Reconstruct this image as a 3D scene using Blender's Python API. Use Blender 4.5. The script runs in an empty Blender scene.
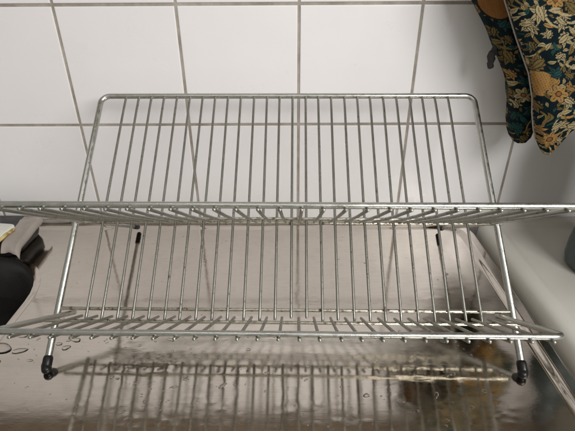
import bpy, bmesh, math, random
import numpy as np
from mathutils import Vector, Matrix, noise

random.seed(7)
R = math.radians
scene = bpy.context.scene
COL = scene.collection

# ------------------------------------------------------------------ camera
pi_, ro, ya = R(28.9919), R(-.3695), R(-.5367)
r0 = Vector((math.cos(ya), -math.sin(ya), 0)); f0 = Vector((math.sin(ya), math.cos(ya), 0)); Z = Vector((0, 0, 1))
fw = f0*math.cos(pi_) - Z*math.sin(pi_)
up = f0*math.sin(pi_) + Z*math.cos(pi_)
rt = r0*math.cos(ro) + up*math.sin(ro)
up = up*math.cos(ro) - r0*math.sin(ro)
cam = bpy.data.cameras.new('camera'); cam.sensor_width = 36; cam.lens = 445.3108/575*36
cam.clip_start = .01; cam.clip_end = 50
co = bpy.data.objects.new('camera', cam); COL.objects.link(co); scene.camera = co
M3 = Matrix((rt, up, -fw)).transposed().to_4x4(); M3.translation = (0, 0, .3416)
co.matrix_world = M3

# ------------------------------------------------------------------ light
w = bpy.data.worlds.new('World'); scene.world = w; w.use_nodes = True
bg = w.node_tree.nodes['Background']; bg.inputs[0].default_value = (1.0, .96, .89, 1); bg.inputs[1].default_value = .34

def area(name, loc, target, size, power, color):
    l = bpy.data.lights.new(name, 'AREA'); l.shape = 'RECTANGLE'; l.size = size[0]; l.size_y = size[1]
    l.energy = power; l.color = color
    o = bpy.data.objects.new(name, l); COL.objects.link(o); o.location = loc
    o.rotation_euler = (Vector(target)-Vector(loc)).to_track_quat('-Z', 'Y').to_euler()
    return o
area('window_light', (.86, -.60, .84), (.02, .55, .15), (.95, .5), 24, (1, .985, .975))
area('ceiling_lamp', (-.25, -.35, 1.5), (-.05, .5, .1), (.7, .7), 2.5, (1, .96, .92))

vs = scene.view_settings
vs.view_transform = 'Standard'; vs.look = 'None'; vs.exposure = 0; vs.gamma = 1

# ------------------------------------------------------------------ materials
def mat(name):
    m = bpy.data.materials.new(name); m.use_nodes = True
    nt = m.node_tree; return m, nt, nt.nodes['Principled BSDF'], nt.nodes, nt.links
def N(nt, t, **kw):
    n = nt.nodes.new(t)
    for k, v in kw.items():
        if k in n.inputs: n.inputs[k].default_value = v
        else: setattr(n, k, v)
    return n
def ramp(nt, src, stops):
    r = nt.nodes.new('ShaderNodeValToRGB'); e = r.color_ramp.elements
    while len(e) < len(stops): e.new(.5)
    for i, (p, c) in enumerate(stops):
        e[i].position = p; e[i].color = c if isinstance(c, tuple) else (c, c, c, 1)
    nt.links.new(src, r.inputs[0]); return r.outputs[0]
def coords(nt, scale=(1, 1, 1), rot=(0, 0, 0)):
    g = nt.nodes.new('ShaderNodeNewGeometry'); mp = nt.nodes.new('ShaderNodeMapping')
    mp.inputs['Scale'].default_value = scale; mp.inputs['Rotation'].default_value = rot
    nt.links.new(g.outputs['Position'], mp.inputs[0]); return mp.outputs[0]
def noise_n(nt, vec, scale, detail=4, rough=.55, dist=0):
    n = N(nt, 'ShaderNodeTexNoise'); n.inputs['Scale'].default_value = scale; n.inputs['Detail'].default_value = detail
    n.inputs['Roughness'].default_value = rough; n.inputs['Distortion'].default_value = dist
    nt.links.new(vec, n.inputs['Vector']); return n.outputs['Fac']
def bump(nt, h, strength, dist, prev=None):
    b = nt.nodes.new('ShaderNodeBump'); b.inputs['Strength'].default_value = strength; b.inputs['Distance'].default_value = dist
    nt.links.new(h, b.inputs['Height'])
    if prev is not None: nt.links.new(prev, b.inputs['Normal'])
    return b.outputs[0]
def math_n(nt, op, a, b):
    m = nt.nodes.new('ShaderNodeMath'); m.operation = op
    for i, v in enumerate((a, b)):
        if isinstance(v, (int, float)): m.inputs[i].default_value = v
        else: nt.links.new(v, m.inputs[i])
    return m.outputs[0]
def mixc(nt, fac, a, b):
    m = nt.nodes.new('ShaderNodeMix'); m.data_type = 'RGBA'
    for i, v in ((0, fac), (6, a), (7, b)):
        if isinstance(v, (int, float, tuple)): m.inputs[i].default_value = v
        else: nt.links.new(v, m.inputs[i])
    return m.outputs[2]

def plated(name, base, dirt, lo, hi, rough):
    m, nt, p, ns, L = mat(name)
    c = coords(nt)
    n1 = noise_n(nt, c, 130, 6, .7); n2 = noise_n(nt, c, 900, 3, .6); n3 = noise_n(nt, c, 45, 3)
    spots = ramp(nt, n1, [(lo, 0.0), (hi, 1.0)])
    tone = mixc(nt, n3, tuple(x*.8 for x in base)+(1,), tuple(min(1, x*1.12) for x in base)+(1,))
    L.new(mixc(nt, spots, tone, dirt+(1,)), p.inputs['Base Color'])
    L.new(ramp(nt, spots, [(0, 1.0), (1, .25)]), p.inputs['Metallic'])
    rr = ramp(nt, n1, [(.3, rough-.08), (.75, rough+.25)]); L.new(rr, p.inputs['Roughness'])
    L.new(bump(nt, n2, .25, .0003, bump(nt, n1, .3, .0005)), p.inputs['Normal'])
    return m
M_tube = plated('plated_tube', (.50, .508, .475), (.13, .11, .08), .68, .80, .26)
M_wire = plated('plated_wire', (.335, .335, .30), (.06, .055, .035), .56, .70, .34)
M_bar = plated('plated_bar', (.58, .56, .47), (.12, .085, .05), .52, .64, .24)

m, nt, p, ns, L = mat('black_rubber'); M_rubber = m
c = coords(nt); p.inputs['Base Color'].default_value = (.006, .006, .006, 1); p.inputs['Specular IOR Level'].default_value = .3
L.new(ramp(nt, noise_n(nt, c, 300), [(.3, .25), (.7, .5)]), p.inputs['Roughness'])
L.new(bump(nt, noise_n(nt, c, 700), .3, .0004), p.inputs['Normal'])

m, nt, p, ns, L = mat('glazed_white_tile'); M_tile = m
c = coords(nt)
n = noise_n(nt, c, 7, 3)
L.new(mixc(nt, n, (.74, .725, .725, 1), (.80, .785, .785, 1)), p.inputs['Base Color'])
L.new(ramp(nt, noise_n(nt, c, 14, 6, .7), [(.35, .26), (.7, .42)]), p.inputs['Roughness'])
L.new(bump(nt, noise_n(nt, c, 60, 3), .10, .0012, bump(nt, noise_n(nt, c, 12, 2), .25, .003)), p.inputs['Normal'])
m, nt, p, ns, L = mat('grout'); M_grout = m
c = coords(nt)
L.new(mixc(nt, ramp(nt, noise_n(nt, c, 25, 5, .7), [(.35, 0.0), (.65, 1.0)]), (.40, .365, .32, 1), (.24, .21, .175, 1)), p.inputs['Base Color'])
p.inputs['Roughness'].default_value = .85
L.new(bump(nt, noise_n(nt, c, 600), .5, .0006), p.inputs['Normal'])

m, nt, p, ns, L = mat('brushed_steel'); M_steel = m
c = coords(nt)
big = noise_n(nt, c, 5, 4, .6)
smear = noise_n(nt, c, 22, 6, .7, 1.2)
brush = noise_n(nt, coords(nt, (6, 320, 6)), 3.0, 6, .7)
fine = noise_n(nt, coords(nt, (14, 420, 14), (0, 0, R(4))), 2.2, 7, .75)
grain = ramp(nt, fine, [(.34, .84), (.50, 1.0)])
stain = ramp(nt, noise_n(nt, c, 34, 5, .75, 1.5), [(.30, .90), (.46, 1.0)])
gm = nt.nodes.new('ShaderNodeMix'); gm.data_type = 'RGBA'; gm.blend_type = 'MULTIPLY'; gm.inputs[0].default_value = 1
L.new(mixc(nt, smear, (.60, .55, .495, 1), (.71, .655, .59, 1)), gm.inputs[6]); L.new(math_n(nt, 'MULTIPLY', grain, stain), gm.inputs[7])
L.new(gm.outputs[2], p.inputs['Base Color'])
p.inputs['Metallic'].default_value = 1
rr = math_n(nt, 'ADD', ramp(nt, smear, [(.35, .04), (.7, .12)]), ramp(nt, brush, [(.35, 0.0), (.7, .03)]))
L.new(rr, p.inputs['Roughness'])
# thin film of water in wet patches, fine grain elsewhere
vor = N(nt, 'ShaderNodeTexVoronoi', feature='SMOOTH_F1'); vor.inputs['Scale'].default_value = 95
L.new(coords(nt, (.8, 1.5, 1)), vor.inputs['Vector'])
wet = ramp(nt, noise_n(nt, c, 11, 3, .5, .6), [(.46, 0.0), (.60, 1.0)])
film = math_n(nt, 'MULTIPLY', ramp(nt, vor.outputs['Distance'], [(.15, 1.0), (.6, 0.0)]), wet)
b1 = bump(nt, brush, .03, .0004)
b2 = bump(nt, noise_n(nt, c, 9, 2), .03, .004, b1)
b3 = bump(nt, film, .11, .0007, b2)
b4 = bump(nt, noise_n(nt, coords(nt, (1, 2.2, 1)), 130, 3, .5, .8), .03, .0006, b3)
L.new(b4, p.inputs['Normal'])

m, nt, p, ns, L = mat('dark_sink_metal'); M_sink = m
c = coords(nt)
p.inputs['Base Color'].default_value = (.03, .029, .027, 1); p.inputs['Metallic'].default_value = .3
L.new(ramp(nt, noise_n(nt, c, 40), [(.3, .18), (.7, .35)]), p.inputs['Roughness'])

m, nt, p, ns, L = mat('white_enamel'); M_enamel = m
c = coords(nt)
L.new(mixc(nt, noise_n(nt, c, 18, 5), (.47, .455, .405, 1), (.54, .525, .475, 1)), p.inputs['Base Color'])
L.new(ramp(nt, noise_n(nt, c, 35, 4), [(.3, .3), (.7, .5)]), p.inputs['Roughness'])

m, nt, p, ns, L = mat('white_board'); M_board = m
c = coords(nt)
L.new(mixc(nt, noise_n(nt, c, 40, 5), (.66, .67, .60, 1), (.74, .74, .68, 1)), p.inputs['Base Color']); p.inputs['Roughness'].default_value = .45
m, nt, p, ns, L = mat('yellowed_edge'); M_edge = m
c = coords(nt)
L.new(mixc(nt, ramp(nt, noise_n(nt, c, 120, 4), [(.4, 0.0), (.6, 1.0)]), (.62, .50, .22, 1), (.30, .2, .06, 1)), p.inputs['Base Color']); p.inputs['Roughness'].default_value = .5
m, nt, p, ns, L = mat('black_plastic'); M_plastic = m
c = coords(nt); p.inputs['Base Color'].default_value = (.014, .013, .012, 1)
L.new(ramp(nt, noise_n(nt, c, 60), [(.3, .3), (.7, .5)]), p.inputs['Roughness'])
m, nt, p, ns, L = mat('grey_cloth'); M_cloth = m
c = coords(nt)
L.new(mixc(nt, noise_n(nt, c, 160, 5, .7), (.30, .265, .235, 1), (.40, .36, .325, 1)), p.inputs['Base Color']); p.inputs['Roughness'].default_value = .8
L.new(bump(nt, noise_n(nt, c, 1500, 2), .6, .0004), p.inputs['Normal'])
m, nt, p, ns, L = mat('tinted_bottle_glass'); M_glass = m
c = coords(nt)
L.new(mixc(nt, noise_n(nt, c, 20), (.05, .075, .075, 1), (.07, .095, .095, 1)), p.inputs['Base Color'])
p.inputs['Transmission Weight'].default_value = .3; p.inputs['Roughness'].default_value = .22; p.inputs['IOR'].default_value = 1.45
m, nt, p, ns, L = mat('bottle_contents'); M_liquid = m
c = coords(nt); L.new(mixc(nt, noise_n(nt, c, 12), (.045, .075, .075, 1), (.06, .09, .088, 1)), p.inputs['Base Color']); p.inputs['Roughness'].default_value = .3
m, nt, p, ns, L = mat('water'); M_water = m
c = coords(nt); p.inputs['Base Color'].default_value = (.97, .97, .97, 1)
p.inputs['Transmission Weight'].default_value = 1; p.inputs['IOR'].default_value = 1.33
L.new(ramp(nt, noise_n(nt, c, 50), [(.3, .0), (.7, .03)]), p.inputs['Roughness'])
m, nt, p, ns, L = mat('brown_crumb'); M_crumb = m
c = coords(nt); L.new(mixc(nt, noise_n(nt, c, 300), (.42, .22, .06, 1), (.20, .09, .03, 1)), p.inputs['Base Color']); p.inputs['Roughness'].default_value = .8
m, nt, p, ns, L = mat('printed_cotton'); M_print = m
c = coords(nt)
at = N(nt, 'ShaderNodeAttribute', attribute_name='print')
wv = ramp(nt, noise_n(nt, c, 500, 3, .7), [(.3, .8), (.7, 1.0)])
mm = nt.nodes.new('ShaderNodeMix'); mm.data_type = 'RGBA'; mm.blend_type = 'MULTIPLY'; mm.inputs[0].default_value = 1
L.new(at.outputs['Color'], mm.inputs[6]); L.new(wv, mm.inputs[7]); L.new(mm.outputs[2], p.inputs['Base Color'])
p.inputs['Roughness'].default_value = .85; p.inputs['Specular IOR Level'].default_value = .12
L.new(bump(nt, noise_n(nt, c, 1600, 2), .4, .0004, bump(nt, noise_n(nt, c, 40, 3), .5, .003)), p.inputs['Normal'])
m, nt, p, ns, L = mat('dark_binding'); M_bind = m
c = coords(nt); L.new(mixc(nt, noise_n(nt, c, 400), (.012, .012, .012, 1), (.03, .03, .03, 1)), p.inputs['Base Color']); p.inputs['Roughness'].default_value = .8
m, nt, p, ns, L = mat('sealant'); M_seal = m
c = coords(nt); L.new(mixc(nt, noise_n(nt, c, 60, 5), (.20, .175, .15, 1), (.34, .31, .28, 1)), p.inputs['Base Color']); p.inputs['Roughness'].default_value = .5

# ------------------------------------------------------------------ helpers
def obj(name, bm, m, parent=None, smooth=True):
    me = bpy.data.meshes.new(name); bm.to_mesh(me); bm.free()
    if smooth:
        for q in me.polygons: q.use_smooth = True
    me.materials.append(m)
    o = bpy.data.objects.new(name, me); COL.objects.link(o); o.parent = parent
    return o
def empty(name, loc, rz=0):
    o = bpy.data.objects.new(name, None); COL.objects.link(o); o.location = loc; o.rotation_euler = (0, 0, rz)
    o.empty_display_size = .05; return o
def tag(o, label, cat, group=None, kind=None):
    o['label'] = label; o['category'] = cat
    if group: o['group'] = group
    if kind: o['kind'] = kind
    return o
def struct(o): o['kind'] = 'structure'; return o

def round_path(pts, rads, n=9):
    out = []
    pts = [Vector(q) for q in pts]
    for i, q in enumerate(pts):
        r = rads[i] if i < len(rads) else 0
        if i in (0, len(pts)-1) or r <= 0: out.append(q); continue
        a = (pts[i-1]-q).normalized(); b = (pts[i+1]-q).normalized()
        ang = a.angle(b); t = r/math.tan(ang/2)
        A = q+a*t; B = q+b*t; cc = q+(a+b).normalized()*(r/math.sin(ang/2))
        va = A-cc; vb = B-cc; th = va.angle(vb)
        for k in range(n+1):
            s = k/n
            v = (va*math.sin((1-s)*th)+vb*math.sin(s*th))/math.sin(th)
            out.append(cc+v)
    return out
def tube(bm, pts, r, seg=12, round_end=True, flat=.6):
    pts = [Vector(q) for q in pts]
    rr = [r]*len(pts)
    if round_end:
        d0 = (pts[0]-pts[1]).normalized(); d1 = (pts[-1]-pts[-2]).normalized()
        pre = [(pts[0]+d0*r*flat*math.sin(a), r*math.cos(a)) for a in (R(80), R(55), R(28))]
        post = [(pts[-1]+d1*r*flat*math.sin(a), r*math.cos(a)) for a in (R(28), R(55), R(80))]
        pts = [q for q, _ in pre]+pts+[q for q, _ in post]; rr = [q for _, q in pre]+rr+[q for _, q in post]
    n = None; rings = []
    for i, q in enumerate(pts):
        t = (pts[min(i+1, len(pts)-1)]-pts[max(i-1, 0)]).normalized()
        if n is None:
            n = t.orthogonal().normalized()
        n = (n-t*n.dot(t)).normalized(); b = t.cross(n)
        rings.append([bm.verts.new(q+(n*math.cos(2*math.pi*k/seg)+b*math.sin(2*math.pi*k/seg))*rr[i]) for k in range(seg)])
    for a, b in zip(rings, rings[1:]):
        for k in range(seg): bm.faces.new((a[k], a[(k+1) % seg], b[(k+1) % seg], b[k]))
    bm.faces.new(rings[0][::-1]); bm.faces.new(rings[-1])
    return bm
def T(name, pts, r, m, parent, seg=12, rads=(), **k):
    bm = bmesh.new(); tube(bm, round_path(pts, list(rads)) if rads else pts, r, seg, **k)
    return obj(name, bm, m, parent)
def box(bm, x0, x1, y0, y1, z0, z1, bev=0, seg=2):
    v = bmesh.ops.create_cube(bm, size=1)['verts']
    for q in v: q.co = Vector(((x0+x1)/2+q.co.x*(x1-x0), (y0+y1)/2+q.co.y*(y1-y0), (z0+z1)/2+q.co.z*(z1-z0)))
    if bev:
        es = list({e for q in v for e in q.link_edges})
        bmesh.ops.bevel(bm, geom=es, offset=bev, segments=seg, profile=.5, affect='EDGES')
def rrect(x0, x1, y0, y1, r, n=10):
    out = []
    for cx, cy, a0 in ((x1-r, y1-r, 0), (x0+r, y1-r, 90), (x0+r, y0+r, 180), (x1-r, y0+r, 270)):
        for k in range(n+1):
            a = R(a0+90*k/n); out.append((cx+r*math.cos(a), cy+r*math.sin(a)))
    return out
def loops_mesh(bm, loops, cap_last=True, cap_first=False):
    rings = [[bm.verts.new(q) for q in l] for l in loops]
    n = len(rings[0])
    for a, b in zip(rings, rings[1:]):
        for k in range(n): bm.faces.new((a[k], a[(k+1) % n], b[(k+1) % n], b[k]))
    if cap_last: bm.faces.new(rings[-1])
    if cap_first: bm.faces.new(rings[0][::-1])

# ------------------------------------------------------------------ wall
D = .5949
X0, Z0, TS, G = .0100, .3048, .15, .0018
bm = bmesh.new(); box(bm, -1.04, 1.21, D+.0012, D+.06, -.20, 1.20)
wall = struct(obj('wall', bm, M_grout, smooth=False))
bm = bmesh.new()
for i in range(-7, 8):
    for j in range(-2, 6):
        xa = X0+TS*i+G; xb = X0+TS*(i+1)-G; za = Z0+TS*(j-1)+G; zb = Z0+TS*j-G
        tx, tz, ty = random.gauss(0, .0013), random.gauss(0, .0013), random.gauss(0, .00015)
        xm, zm = (xa+xb)/2, (za+zb)/2
        rings = []
        for ins, dy in ((0, .004), (0, .0006), (.0003, .00025), (.0009, .00005), (.0018, 0)):
            rings.append([bm.verts.new((x, D+dy+ty+(x-xm)*tx+(z-zm)*tz, z)) for x, z in
                          ((xa+ins, za+ins), (xb-ins, za+ins), (xb-ins, zb-ins), (xa+ins, zb-ins))])
        for a, b in zip(rings, rings[1:]):
            for k in range(4): bm.faces.new((a[k], a[(k+1) % 4], b[(k+1) % 4], b[k]))
        bm.faces.new(rings[-1])
tf = obj('tile_facing', bm, M_tile, wall, smooth=False)

m, nt, p, ns, L = mat('painted_plaster'); M_plaster = m
c = coords(nt)
L.new(mixc(nt, noise_n(nt, c, 6, 5), (.36, .34, .29, 1), (.42, .40, .34, 1)), p.inputs['Base Color']); p.inputs['Roughness'].default_value = .7
L.new(bump(nt, noise_n(nt, c, 180, 4), .2, .001), p.inputs['Normal'])
m, nt, p, ns, L = mat('shelf_wood'); M_wood = m
c = coords(nt, (3, 40, 40))
L.new(mixc(nt, noise_n(nt, c, 3, 6, .65, .6), (.40, .31, .21, 1), (.54, .44, .32, 1)), p.inputs['Base Color']); p.inputs['Roughness'].default_value = .55
bm = bmesh.new(); box(bm, .502, .56, .20, D, -.12, 1.20, .002)
struct(obj('added_shade_wall', bm, M_plaster, smooth=False))  # unseen wall, added to block window_light and shade the lower right
sh = empty('wall_shelf', (-.1, D, .475)); tag(sh, 'brown wooden shelf fixed to the tiles above the dish rack, seen only in the steel', 'shelf')
bm = bmesh.new(); box(bm, -.85, .595, -.11, -.0005, 0, .02, .0015); obj('shelf_board', bm, M_wood, sh, smooth=False)
for xx in (-.6, .05, .54):
    bm = bmesh.new(); box(bm, xx, xx+.018, -.1, -.0006, .0205, .10, .001); obj('bracket', bm, M_wood, sh, smooth=False)

# ------------------------------------------------------------------ steel counter (drainer) with raised rim
CX0, CX1, CY0, CY1 = -.98, .2665, -.06, .5925
def rimz(x, y):
    # distance inside the right/back edges, rounded corner
    rr = .045
    dx = CX1-x; dy = CY1-y
    fac = .35+.65*min(1, max(0, 1-(dx-.03)/.05))
    if dx < rr and dy < rr: d = rr-math.hypot(rr-dx, rr-dy)
    else: d = min(dx, dy)
    if d < 0: return -.02
    if d < .003: return fac*(.0055-.0035*(1-d/.003)**2)
    if d < .013: return .0055*fac
    if d < .021:
        t = (d-.013)/.008; return .0055*fac*(1-(t*t*(3-2*t)))
    return 0
xs = list(np.arange(CX0, .235, .004))+list(np.arange(.236, CX1+.0001, .00125))
ys = list(np.arange(CY0, .553, .004))+list(np.arange(.555, CY1+.0001, .00125))
sx0, sx1, sy0, sy1, sr = -.72, -.3165, .06, .500, .092
bm = bmesh.new(); g = {}
def inhole(x, y):
    e = -.0075
    qx, qy = abs(x-(sx0+sx1)/2)-((sx1-sx0)/2-sr), abs(y-(sy0+sy1)/2)-((sy1-sy0)/2-sr)
    return math.hypot(max(qx, 0), max(qy, 0))+min(max(qx, qy), 0)-sr < -e
for i, x in enumerate(xs):
    for j, y in enumerate(ys): g[i, j] = bm.verts.new((x, y, rimz(x, y)))
for i in range(len(xs)-1):
    for j in range(len(ys)-1):
        if all(inhole(xs[a], ys[b]) for a in (i, i+1) for b in (j, j+1)): continue
        zz = [rimz(xs[a], ys[b]) for a in (i, i+1) for b in (j, j+1)]
        if min(zz) < -.01: continue
        bm.faces.new((g[i, j], g[i+1, j], g[i+1, j+1], g[i, j+1]))
bmesh.ops.delete(bm, geom=[v for v in bm.verts if not v.link_faces], context='VERTS')
counter = struct(obj('counter', bm, M_steel))
# outer folded skirt of the drainer
prof = [(CX1, .002), (CX1+.0012, 0), (CX1+.0015, -.004), (CX1+.0015, -.05)]
bm = bmesh.new()
rows = [[bm.verts.new((x, y, z)) for x, z in prof] for y in (CY0, CY1-.046)]
for k in range(3): bm.faces.new((rows[0][k], rows[0][k+1], rows[1][k+1], rows[1][k]))
rows = [[bm.verts.new((x, CY0-.0+0*z, z)) for x in (CX0, CX1)] for z in (0, -.05)]
bm.faces.new((rows[0][0], rows[0][1], rows[1][1], rows[1][0]))
obj('front_edge', bm, M_steel, counter, smooth=False)
bm = bmesh.new(); box(bm, -1.0, .75, -.05, .594, -.12, -.055)
struct(obj('worktop', bm, M_plastic, smooth=False))
# sealant bead at wall
bm = bmesh.new(); tube(bm, [(x, .5925+.0007*math.sin(x*37), .0045+.0005*math.sin(x*91)) for x in np.arange(-1, .27, .01)], .0032, 8)
struct(obj('sealant_bead', bm, M_seal))

# sink bowl
bm = bmesh.new(); L_ = []
for ins, z in ((-.0095, .0002), (-.0075, .0006), (-.004, .0007), (-.002, .0004), (.001, -.003), (.008, -.012), (.016, -.05), (.022, -.13), (.035, -.158), (.06, -.168)):
    L_.append([(x, y, z) for x, y in rrect(sx0+ins, sx1-ins, sy0+ins, sy1-ins, max(.03, sr-ins))])
loops_mesh(bm, L_[3:])
sink = obj('sink_bowl', bm, M_sink); tag(sink, 'dark rounded sink bowl let into the steel drainer at the left', 'sink')
bm = bmesh.new(); loops_mesh(bm, L_[:4], cap_last=False); obj('rim', bm, M_steel, sink)

# ------------------------------------------------------------------ dish rack
rack = empty('dish_rack', (-.0076, .4, 0), R(-.7279))
tag(rack, 'two-tier folding wire dish rack of worn plated steel standing on the drainer', 'dish rack')
yf, yt, zt = .3027, .5512, .2045; W = .458; sl, sb = .1772, .4769
def F(u, s, off=0):
    y = yf+(yt-yf)*s; z = .005+(zt-.005)*s
    return Vector((u, y-.4-.628*off, z+.778*off))
k_ = .0158
h = W/2
RT = .0033
back = T('back_frame', [F(-h, .02), F(-h, 1), F(h, 1), F(h, .02)], RT, M_tube, rack, 16, (0, .011, .011, 0))
T('cross_bar', [F(-h+.002, sl), F(h-.002, sl)], .0018, M_bar, back, 10)
T('cross_bar', [F(-h+.002, .4725, .0004), F(h-.002, .4725, .0004)], .0019, M_bar, back, 10)
s_end = sl-.035
RW = .00142
for i in range(26):
    u = (i-12.5)*k_-.0003+random.gauss(0, .00025)
    ub = u+random.gauss(0, .0004)
    pts = [F(u, .994, .0012), F(u, .93, .0022), F((u+ub)/2+random.gauss(0, .0002), .55, .0030), F(ub, sl, .0031), F(ub, s_end+random.gauss(0, .004), .0031)]
    T('wire', pts, RW, M_wire, back, 8)
def rubber(name, pts, r, parent):
    bm = bmesh.new(); tube(bm, pts, r, 14, flat=.9); return obj(name, bm, M_rubber, parent)
for sgn in (-1, 1):
    a = F(sgn*h, .024); b = F(sgn*h, .0)
    ft = rubber('rubber_foot', [a, F(sgn*h, .012), b], .0046, back)
    rubber('foot_pad', [b+Vector((sgn*.0006, .001, .0003)), b+Vector((sgn*-.0012, -.0028, -.0010))], .0047, ft)
# upper tray: one frame with the rear legs
yu, zu, yb = .2861, .1915, .5700
h2 = .2230
yp = yf+(yt-yf)*sb; zp = .005+(zt-.005)*sb
pv = Vector((0, yp-.4, zp))
uf = Vector((0, yu-.4, zu)); ub_ = Vector((0, yb-.4, .0045))
def U(u, t, off=0):   # t 0 at front bar, 1 at pivot
    q = uf.lerp(pv, t) if t <= 1 else pv.lerp(ub_, t-1)
    d = (pv-uf).normalized(); n = Vector((0, -d.z, d.y))
    return Vector((u, q.y, q.z))+n*off
R2 = .0025
upper = T('upper_tray', [U(-h2, 1.97), U(-h2, 1), U(-h2, 0), U(h2, 0), U(h2, 1), U(h2, 1.97)], R2, M_tube, rack, 16, (0, .02, .011, .011, .02, 0))
T('cross_bar', [U(-h2, .965, .0030), U(h2, .965, .0030)], .0017, M_bar, upper, 10)
for i in range(27):
    u = (i-13)*k_+.0010+random.gauss(0, .0003); v = u+random.gauss(0, .0004)
    T('wire', [U(u, -.022, -R2-RW+.0004), U(u, .3, -R2-RW+.0004), U(v, .955+random.gauss(0, .006), -.0006)], RW, M_wire, upper, 8)
for sgn in (-1, 1):
    rubber('rubber_foot', [U(sgn*h2, 1.90), U(sgn*h2, 1.985)], .0034, upper)
    bm = bmesh.new(); tube(bm, [(sgn*(h2-.004), pv.y, pv.z), (sgn*(h+.0045), pv.y, pv.z)], .0017, 12); 
    tube(bm, [(sgn*(h+.0035), pv.y, pv.z), (sgn*(h+.0050), pv.y, pv.z)], .0031, 14)
    tube(bm, [(sgn*(h2-.0045), pv.y, pv.z), (sgn*(h2-.0030), pv.y, pv.z)], .0031, 14)
    obj('rivet', bm, M_tube, rack)
# lower tray
yl, zl = .2523, .0986; h3 = .2165
sd = (pv-uf).normalized(); nn = Vector((0, -sd.z, sd.y))
def Lw(u, d, off=0): return Vector((u, yl-.4, zl))+sd*d+nn*off
lower = T('lower_tray', [Lw(-h3+.001, .117), Lw(-h3-.006, 0), Lw(h3, 0), Lw(h3, .117)], R2, M_tube, rack, 16, (0, .011, .011, 0))
T('cross_bar', [Lw(-h3-.019, .100, -.0062), Lw(h3+.019, .100, -.0062)], .0017, M_bar, lower, 10)
for i in range(27):
    u = (i-13)*k_-.0004+random.gauss(0, .0003); v = u+random.gauss(0, .0005)
    T('wire', [Lw(u, -.0035, -R2-RW+.0004), Lw(u, .04, -R2-RW+.0004), Lw(v, .112+random.gauss(0, .0012), -.0031)], RW, M_wire, lower, 8)

# ------------------------------------------------------------------ water drops
bm = bmesh.new(); rnd = random.Random(3)
def drop(x, y, r, el=1.0, ang=0, h=None):
    h = h or r*.16
    nseg = 18; ph = [rnd.uniform(0, 6.28) for _ in range(3)]; am = [rnd.uniform(.05, .16), rnd.uniform(.03, .09), rnd.uniform(.0, .05)]
    rings = []
    for t in (0, .35, .65, .88, 1.0):
        rr = r*math.cos(t*math.pi/2) if t < 1 else 0
        z = .00008+h*(math.sin(t*math.pi/2))**.7 if t else -.0003
        if t == 1: top = bm.verts.new((x, y, z)); break
        ring = []
        for k in range(nseg):
            a = 2*math.pi*k/nseg
            q = rr*(1+am[0]*math.sin(2*a+ph[0])+am[1]*math.sin(3*a+ph[1])+am[2]*math.sin(5*a+ph[2]))
            px, py = q*el*math.cos(a), q/el*math.sin(a)
            ring.append(bm.verts.new((x+px*math.cos(ang)-py*math.sin(ang), y+px*math.sin(ang)+py*math.cos(ang), z)))
        rings.append(ring)
    for a, b in zip(rings, rings[1:]):
        for k in range(nseg): bm.faces.new((a[k], a[(k+1) % nseg], b[(k+1) % nseg], b[k]))
    for k in range(nseg): bm.faces.new((rings[-1][k], rings[-1][(k+1) % nseg], top))
for x, y, r, el in ((-.3, .334, .010, 1.3), (-.279, .3306, .0058, 1.3), (-.2415, .3564, .005, 1.2), (-.2274, .346, .0045, 1.4), (-.286, .352, .004, 1.4), (-.233, .335, .004, 1.2), (-.262, .318, .0022, 1.5)):
    drop(x, y, r, el, rnd.uniform(-.3, .3), .0009)
for _ in range(900):
    x = rnd.uniform(-.30, .235); y = rnd.uniform(.20, .56)
    m_ = noise.noise(Vector((x*9, y*9, 3.1)))
    if m_ < .02 and rnd.random() < .8: continue
    if y > .36 and rnd.random() < .88: continue
    if x > -.10 and rnd.random() < .5: continue
    if any(abs(x-ax) < .012 and abs(y-.303) < .012 for ax in (-.237, .222)): continue
    drop(x, y, min(.0030, .0005+rnd.expovariate(1)*.0007), rnd.uniform(.9, 1.6), rnd.uniform(-.5, .9))
tag(obj('water_drops', bm, M_water), 'clear water droplets and small puddles scattered over the wet steel drainer', 'water drops', kind='stuff')

# ------------------------------------------------------------------ left: caddy, board, cloth
bm = bmesh.new()
LL = [[(x, y, z) for x, y in rrect(-.58+i, -.368-i, .496+i, .572-i, .02)] for i, z in ((.006, .0), (.002, .003), (0, .010), (0, .022), (.002, .0265), (.005, .028))]
loops_mesh(bm, LL, True, True)
tag(obj('dish_tub', bm, M_plastic), 'low black plastic tub behind the sink bowl under the white board', 'tub')
bd = empty('cutting_board', (-.48, .512, .0295), R(-7))
tag(bd, 'white cutting board with a yellowed edge lying on the black tub', 'cutting board')
bm = bmesh.new(); loops_mesh(bm, [[(x, y, z) for x, y in rrect(-.12+i, .098-i, -.045+i, .030-i, .008)] for i, z in ((.001, 0), (0, .001), (0, .005), (.001, .006))], True, True)
obj('board_panel', bm, M_board, bd)
bm = bmesh.new(); tube(bm, [(.0990, y, .003+.0004*math.sin(y*300)) for y in np.arange(-.036, .024, .004)], .0026, 8); obj('edge_strip', bm, M_edge, bd)
bm = bmesh.new(); nx, ny = 30, 26; gg = {}
for i in range(nx+1):
    for j in range(ny+1):
        s, t = i/nx, j/ny
        x = -.387+.030*s+.008*(1-t)*(1-s)+.003*(1-t)-.004*t*s; y = .478+.084*t+.0015*math.sin(s*5)*(1-t)
        z = .0292+.0005*math.sin(s*6+t*4)+.0004*math.sin(t*11)+.0015*math.exp(-((t-.82-.15*s)/.05)**2)
        over = max(0, s-.90)/.10; z -= .007*over**1.5
        fr = max(0, .14-t)/.14; z -= .008*fr**1.6*(1+.15*math.sin(s*8))
        gg[i, j] = bm.verts.new((x, y, z))
for i in range(nx):
    for j in range(ny): bm.faces.new((gg[i, j], gg[i+1, j], gg[i+1, j+1], gg[i, j+1]))
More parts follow.
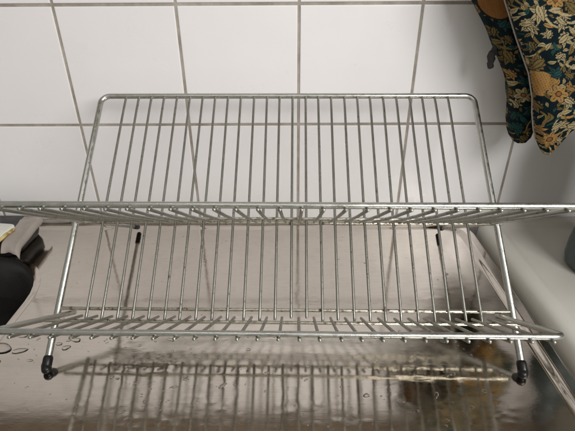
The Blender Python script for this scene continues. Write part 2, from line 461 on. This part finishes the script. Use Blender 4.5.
cl = obj('dishcloth', bm, M_cloth); sm = cl.modifiers.new('s', 'SOLIDIFY'); sm.thickness = .0014; sm.offset = 1
tag(cl, 'folded grey-brown dishcloth lying over the right end of the black tub', 'dishcloth')

# ------------------------------------------------------------------ right: white enamel tray top and bottle
bm = bmesh.new()
prof = ((.0, -.056), (.0, .002), (.0008, .007), (.003, .0115), (.007, .0145), (.012, .0155), (.021, .0155), (.026, .0135), (.030, .0095), (.036, .008))
loops_mesh(bm, [[(x, y, z) for x, y in rrect(.2745+i, .498-i, -.05+i, .592-i, max(.012, .036-i*.5), 12)] for i, z in prof])
tr = obj('stove_top', bm, M_enamel); tag(tr, 'white enamel appliance top with a raised rim beside the steel drainer', 'appliance top')
for q in tr.data.polygons: q.use_smooth = True
bt = empty('bottle', (.392, .462, .008))
tag(bt, 'tall dark teal bottle standing on the white enamel top at the right edge', 'bottle')
def lathe(bm, prof, seg=40):
    loops_mesh(bm, [[(r*math.cos(2*math.pi*k/seg), r*math.sin(2*math.pi*k/seg), z) for k in range(seg)] for r, z in prof], True, True)
bm = bmesh.new(); lathe(bm, [(.030, .0006), (.038, .001), (.0425, .005), (.0445, .012), (.0445, .03), (.0425, .05), (.0415, .08), (.0415, .165), (.039, .185), (.030, .203), (.018, .213), (.0135, .222), (.0135, .246), (.0145, .247), (.0145, .253), (.011, .254)])
obj('glass_body', bm, M_glass, bt)
bm = bmesh.new(); lathe(bm, [(.026, .004), (.034, .005), (.039, .012), (.040, .03), (.038, .05), (.0375, .08), (.0375, .155), (.037, .156)])
obj('contents', bm, M_liquid, bt)
bm = bmesh.new(); lathe(bm, [(.0158, .248), (.0162, .249), (.0162, .268), (.0150, .270)]); obj('cap', bm, M_plastic, bt)
# crumb in the back corner
bm = bmesh.new(); bmesh.ops.create_icosphere(bm, subdivisions=3, radius=1)
for v in bm.verts:
    q = 1+.3*noise.noise(v.co*2.2)
    v.co = Vector((.2838+v.co.x*.0034*q, .548+v.co.y*.0085*q, .0035+v.co.z*.004*q))
tag(obj('crumb', bm, M_crumb), 'small orange-brown crumb stuck in the gap at the back right corner of the drainer', 'crumb')

# ------------------------------------------------------------------ oven mitts
TEAL = (.003, .0105, .013); CREAM = (.36, .29, .155); TAN = (.32, .185, .06); ORG = (.22, .10, .03); GREEN = (.016, .065, .058); OLIVE = (.15, .105, .036); INK = (.010, .012, .014)
def make_print(seed, ulen, vlen, green_bias=.2, cream_bias=.45):
    """generic scrolling leaf-and-flower print as a list of shapes (u,v in metres)"""
    rn = random.Random(seed); S = []
    for _ in range(80):      # scrolling stems
        S.append(('arc', rn.uniform(0, ulen), rn.uniform(0, vlen), rn.uniform(.006, .024), rn.uniform(0, 6.28), rn.uniform(1.4, 4.4), rn.uniform(.0009, .0017), rn.choice([CREAM, CREAM, TAN, OLIVE])))
    pl = []
    def free(x, y, r):
        for a, b, c in pl:
            if (a-x)**2+(b-y)**2 < ((c+r)*.60)**2: return False
        pl.append((x, y, r)); return True
    for kind, n, lo, hi in (('fruit', 60, .014, .018), ('flower', 60, .008, .011), ('leafspray', 1600, .008, .016), ('leaf', 5000, .0025, .008)):
        cnt = 0
        for _ in range(n):
            x, y, r = rn.uniform(0, ulen), rn.uniform(0, vlen), rn.uniform(lo, hi)
            if kind == 'fruit' and cnt > ulen*vlen*60: break
            if kind == 'flower' and cnt > ulen*vlen*150: break
            if free(x, y, r): S.append((kind, x, y, r, rn.uniform(0, 6.28), rn.random(), rn.random())); cnt += 1
    if seed == 4: S.append(('fruit', .034, .192, .022, 1.2, .9, .5))
    return S, green_bias, cream_bias
def paint(Pn, U_, V_, ulen):
    S, gb, cb = Pn
    C = np.tile(np.array(TEAL), (len(U_), 1))
    def put(mask_idx, m, col): C[mask_idx[m]] = col
    for s in S:
        kind, x, y = s[:3]
        rad = s[3]*1.3+.004
        du = (U_-x+ulen/2) % ulen-ulen/2
        idx = np.where((np.abs(du) < rad) & (np.abs(V_-y) < rad))[0]
        if len(idx) == 0: continue
        a_, b_ = du[idx], V_[idx]-y; d = np.hypot(a_, b_)
        if kind == 'arc':
            _, _, _, r, a0, sp, wd, col = s
            an = (np.arctan2(b_, a_)-a0) % (2*math.pi)
            put(idx, (np.abs(d-r) < wd*(1-.6*an/sp)) & (an < sp), col)
            continue
        r, ang, c1, c2 = s[3:]
        p_ = a_*math.cos(ang)+b_*math.sin(ang); q_ = -a_*math.sin(ang)+b_*math.cos(ang)
        if kind == 'fruit':
            e = (p_/r)**2+(q_/(r*.78))**2
            put(idx, e < 1.16, INK); put(idx, e < 1, TAN if c1 < .5 else ORG)
            gx = (p_/.0026+.5*(np.floor(q_/.0022) % 2)) % 1-.5; gy = (q_/.0022) % 1-.5
            put(idx, (e < .8) & (gx**2+gy**2 < .045), (.20, .07, .02))
            put(idx, (e < 1) & (p_ > r*.72), CREAM)
        elif kind == 'flower':
            th = np.arctan2(q_, p_); n = 6 if c1 < .5 else 8
            pet = r*(.55+.42*np.abs(np.cos(th*n/2)))
            put(idx, d < pet+.0009, INK); put(idx, d < pet, CREAM if c2 < .65 else TAN)
            put(idx, (np.abs(np.sin(th*n/2)) < .12) & (d < pet*.8) & (d > r*.3), INK)
            put(idx, d < r*.30, INK); put(idx, d < r*.22, ORG)
        elif kind == 'leafspray':
            col = GREEN if c1 < gb else (CREAM if c1 < gb+cb else (TAN if c1 < gb+cb+.12 else OLIVE))
            for k in range(-2, 3):
                aa = k*.62; pp = p_*math.cos(aa)+q_*math.sin(aa)+r*.55; qq = -p_*math.sin(aa)+q_*math.cos(aa)
                L2 = r*(1.45-.18*abs(k)); t = np.clip(pp/L2, 0, 1); wd = r*.21*np.sin(math.pi*t**.75)
                bend = qq-.25*r*math.copysign(1, k+.1)*t*t
                put(idx, (np.abs(bend) < wd+.0007) & (pp > 0) & (pp < L2), INK)
                put(idx, (np.abs(bend) < wd) & (pp > 0) & (pp < L2), col)
                put(idx, (np.abs(bend) < .00028) & (pp > L2*.15) & (pp < L2*.8), INK)
        else:
            col = GREEN if c1 < gb else (CREAM if c1 < gb+cb else (TAN if c1 < gb+cb+.15 else OLIVE))
            L2 = r*2; t = np.clip((p_+r)/L2, 0, 1); wd = r*.42*np.sin(math.pi*t**.8)
            bend = q_-(c2-.5)*r*1.6*(t-.5)**2*2
            put(idx, np.abs(bend) < wd, col)
            put(idx, (np.abs(bend) < .00025) & (t > .1) & (t < .8), INK)
    return C
def interp(tab, z):
    tab = sorted(tab); zs = [a[0] for a in tab]
    return [float(np.interp(z, zs, [a[c] for a in tab])) for c in range(1, len(tab[0]))]
def make_mitt(name, secs, seed, gb, cb, label, fold, step=.00055):
    zs = [s[0] for s in secs]; z0, z1 = min(zs), max(zs)
    root = empty(name, ((secs[-1][1]+secs[-1][2])/2, secs[-1][3], z0))
    org = root.location.copy()
    nz = int((z1-z0)/step); per = .19; nu = 460
    P = []; UV = []
    for j in range(nz+1):
        # closer rows near the tip
        z = z0+(z1-z0)*j/nz
        xl, xr, yc, th = interp(secs, z)
        cx, hw = (xl+xr)/2, (xr-xl)/2
        for i in range(nu):
            a = 2*math.pi*i/nu
            ca, sa = math.cos(a), math.sin(a)
            ex = math.copysign(abs(ca)**.85, ca); ey = math.copysign(abs(sa)**.8, sa)
            dd = fold*noise.noise(Vector((ca*1.6+seed, z*22, sa*1.6)))+.35*fold*noise.noise(Vector((ca*4, z*55, sa*4+seed)))
            x = cx+ex*(hw+dd*.6); y = yc+ey*(th+dd)
            P.append((x-org.x, y-org.y, z-org.z)); UV.append((.048+(x-cx) if sa < 0 else .143-(x-cx), z-z0+.02))
    faces = [(j*nu+i, j*nu+(i+1) % nu, (j+1)*nu+(i+1) % nu, (j+1)*nu+i) for j in range(nz) for i in range(nu)]
    faces.append(tuple(range(nu))[::-1]); faces.append(tuple(nz*nu+i for i in range(nu)))
    me = bpy.data.meshes.new('quilted_body'); me.from_pydata(P, [], faces); me.update()
    UV = np.array(UV)
    C = paint(make_print(seed, per, z1-z0+.04, gb, cb), UV[:, 0], UV[:, 1], per)
    ca = me.color_attributes.new('print', 'FLOAT_COLOR', 'POINT')
    ca.data.foreach_set('color', np.hstack([C, np.ones((len(C), 1))]).astype(np.float32).ravel())
    for q in me.polygons: q.use_smooth = True
    me.materials.append(M_print)
    o = bpy.data.objects.new('quilted_body', me); COL.objects.link(o); o.parent = root
    tag(root, label, 'oven mitt', 'oven mitts hanging on the tiles')
    return root
# sections: z, x left, x right, y centre, half thickness
left = make_mitt('oven_mitt', [(.366, .190, .250, .553, .012), (.330, .194, .262, .552, .018), (.3103, .201, .270, .550, .020), (.2795, .225, .280, .549, .021), (.2525, .242, .290, .549, .021),
    (.2298, .256, .298, .549, .020), (.200, .268, .304, .550, .019), (.175, .272, .306, .551, .018), (.1622, .277, .306, .552, .016), (.152, .283, .306, .553, .013), (.1440, .290, .303, .554, .007), (.1420, .294, .299, .554, .002)],
    4, .34, .12, 'slim dark oven mitt hanging in shade against the tiles, left of the brighter mitt', .0035)
right = make_mitt('oven_mitt.001', [(.366, .205, .335, .500, .010), (.3127, .219, .345, .502, .015), (.2747, .2405, .350, .503, .016), (.2389, .2625, .352, .504, .017), (.2116, .2735, .352, .505, .017),
    (.195, .2775, .350, .505, .017), (.1769, .2840, .324, .505, .016), (.1640, .2895, .3165, .505, .013), (.153, .2970, .3115, .505, .009), (.1465, .3020, .3080, .505, .004), (.1455, .3040, .3060, .505, .001)],
    21, .16, .50, 'bright oven mitt with cream leaves and flowers on dark teal, nearest the right edge', .0030)
o = right.location
# edge piping down the near edge of the bright mitt, thumb lobe, hanging loops
bm = bmesh.new(); tube(bm, [(x-o.x-.0008, .507-o.y, z-o.z) for x, z in ((.205, .366), (.2195, .3127), (.241, .2747), (.263, .2389), (.274, .2116), (.278, .195), (.2842, .1769), (.2897, .164))], .0009, 8)
obj('piping', bm, M_cloth, right)
for mt, x, y, zz in ((left, .221, .553, .364), (right, .272, .500, .364)):
    q = mt.location
    bm = bmesh.new(); tube(bm, [(x-q.x+.005*math.sin(a), y-q.y, zz-q.z+.010-.012*math.cos(a)) for a in np.arange(0, 6.3, .3)], .0013, 8); obj('hanging_loop', bm, M_bind, mt)
q = left.location
bm = bmesh.new()
for ox, oz, r in ((-.0005, .006, .0036), (-.0030, -.001, .0044), (-.0022, -.009, .0036)):
    tube(bm, [(.2375-q.x+ox, .546-q.y, .252-q.z+oz+.004), (.2375-q.x+ox-.001, .5465-q.y, .252-q.z+oz), (.2375-q.x+ox+.0005, .546-q.y, .252-q.z+oz-.004)], r, 12)
obj('cuff_tab', bm, M_bind, left)
# cup hooks screwed under the shelf
for x, y, lab in ((.221, .553, 'small steel hook under the shelf holding the slim dark oven mitt'), (.272, .500, 'small steel hook under the shelf holding the bright oven mitt')):
    T_ = empty('cup_hook', (x, y, .475)); tag(T_, lab, 'hook', 'hooks for the oven mitts')
    pts = [(0, 0, 0), (0, 0, -.078)]+[(0, -.0065*math.sin(a), -.0875+.0065*math.cos(a)) for a in np.arange(0, 4.6, .4)]
    T('hook_arm', pts, .0011, M_tube, T_, 10)
    bm = bmesh.new(); tube(bm, [(0, 0, -.0003), (0, 0, -.0018)], .0045, 20); obj('base_plate', bm, M_tube, T_)

scene.render.resolution_x = 1024; scene.render.resolution_y = 768
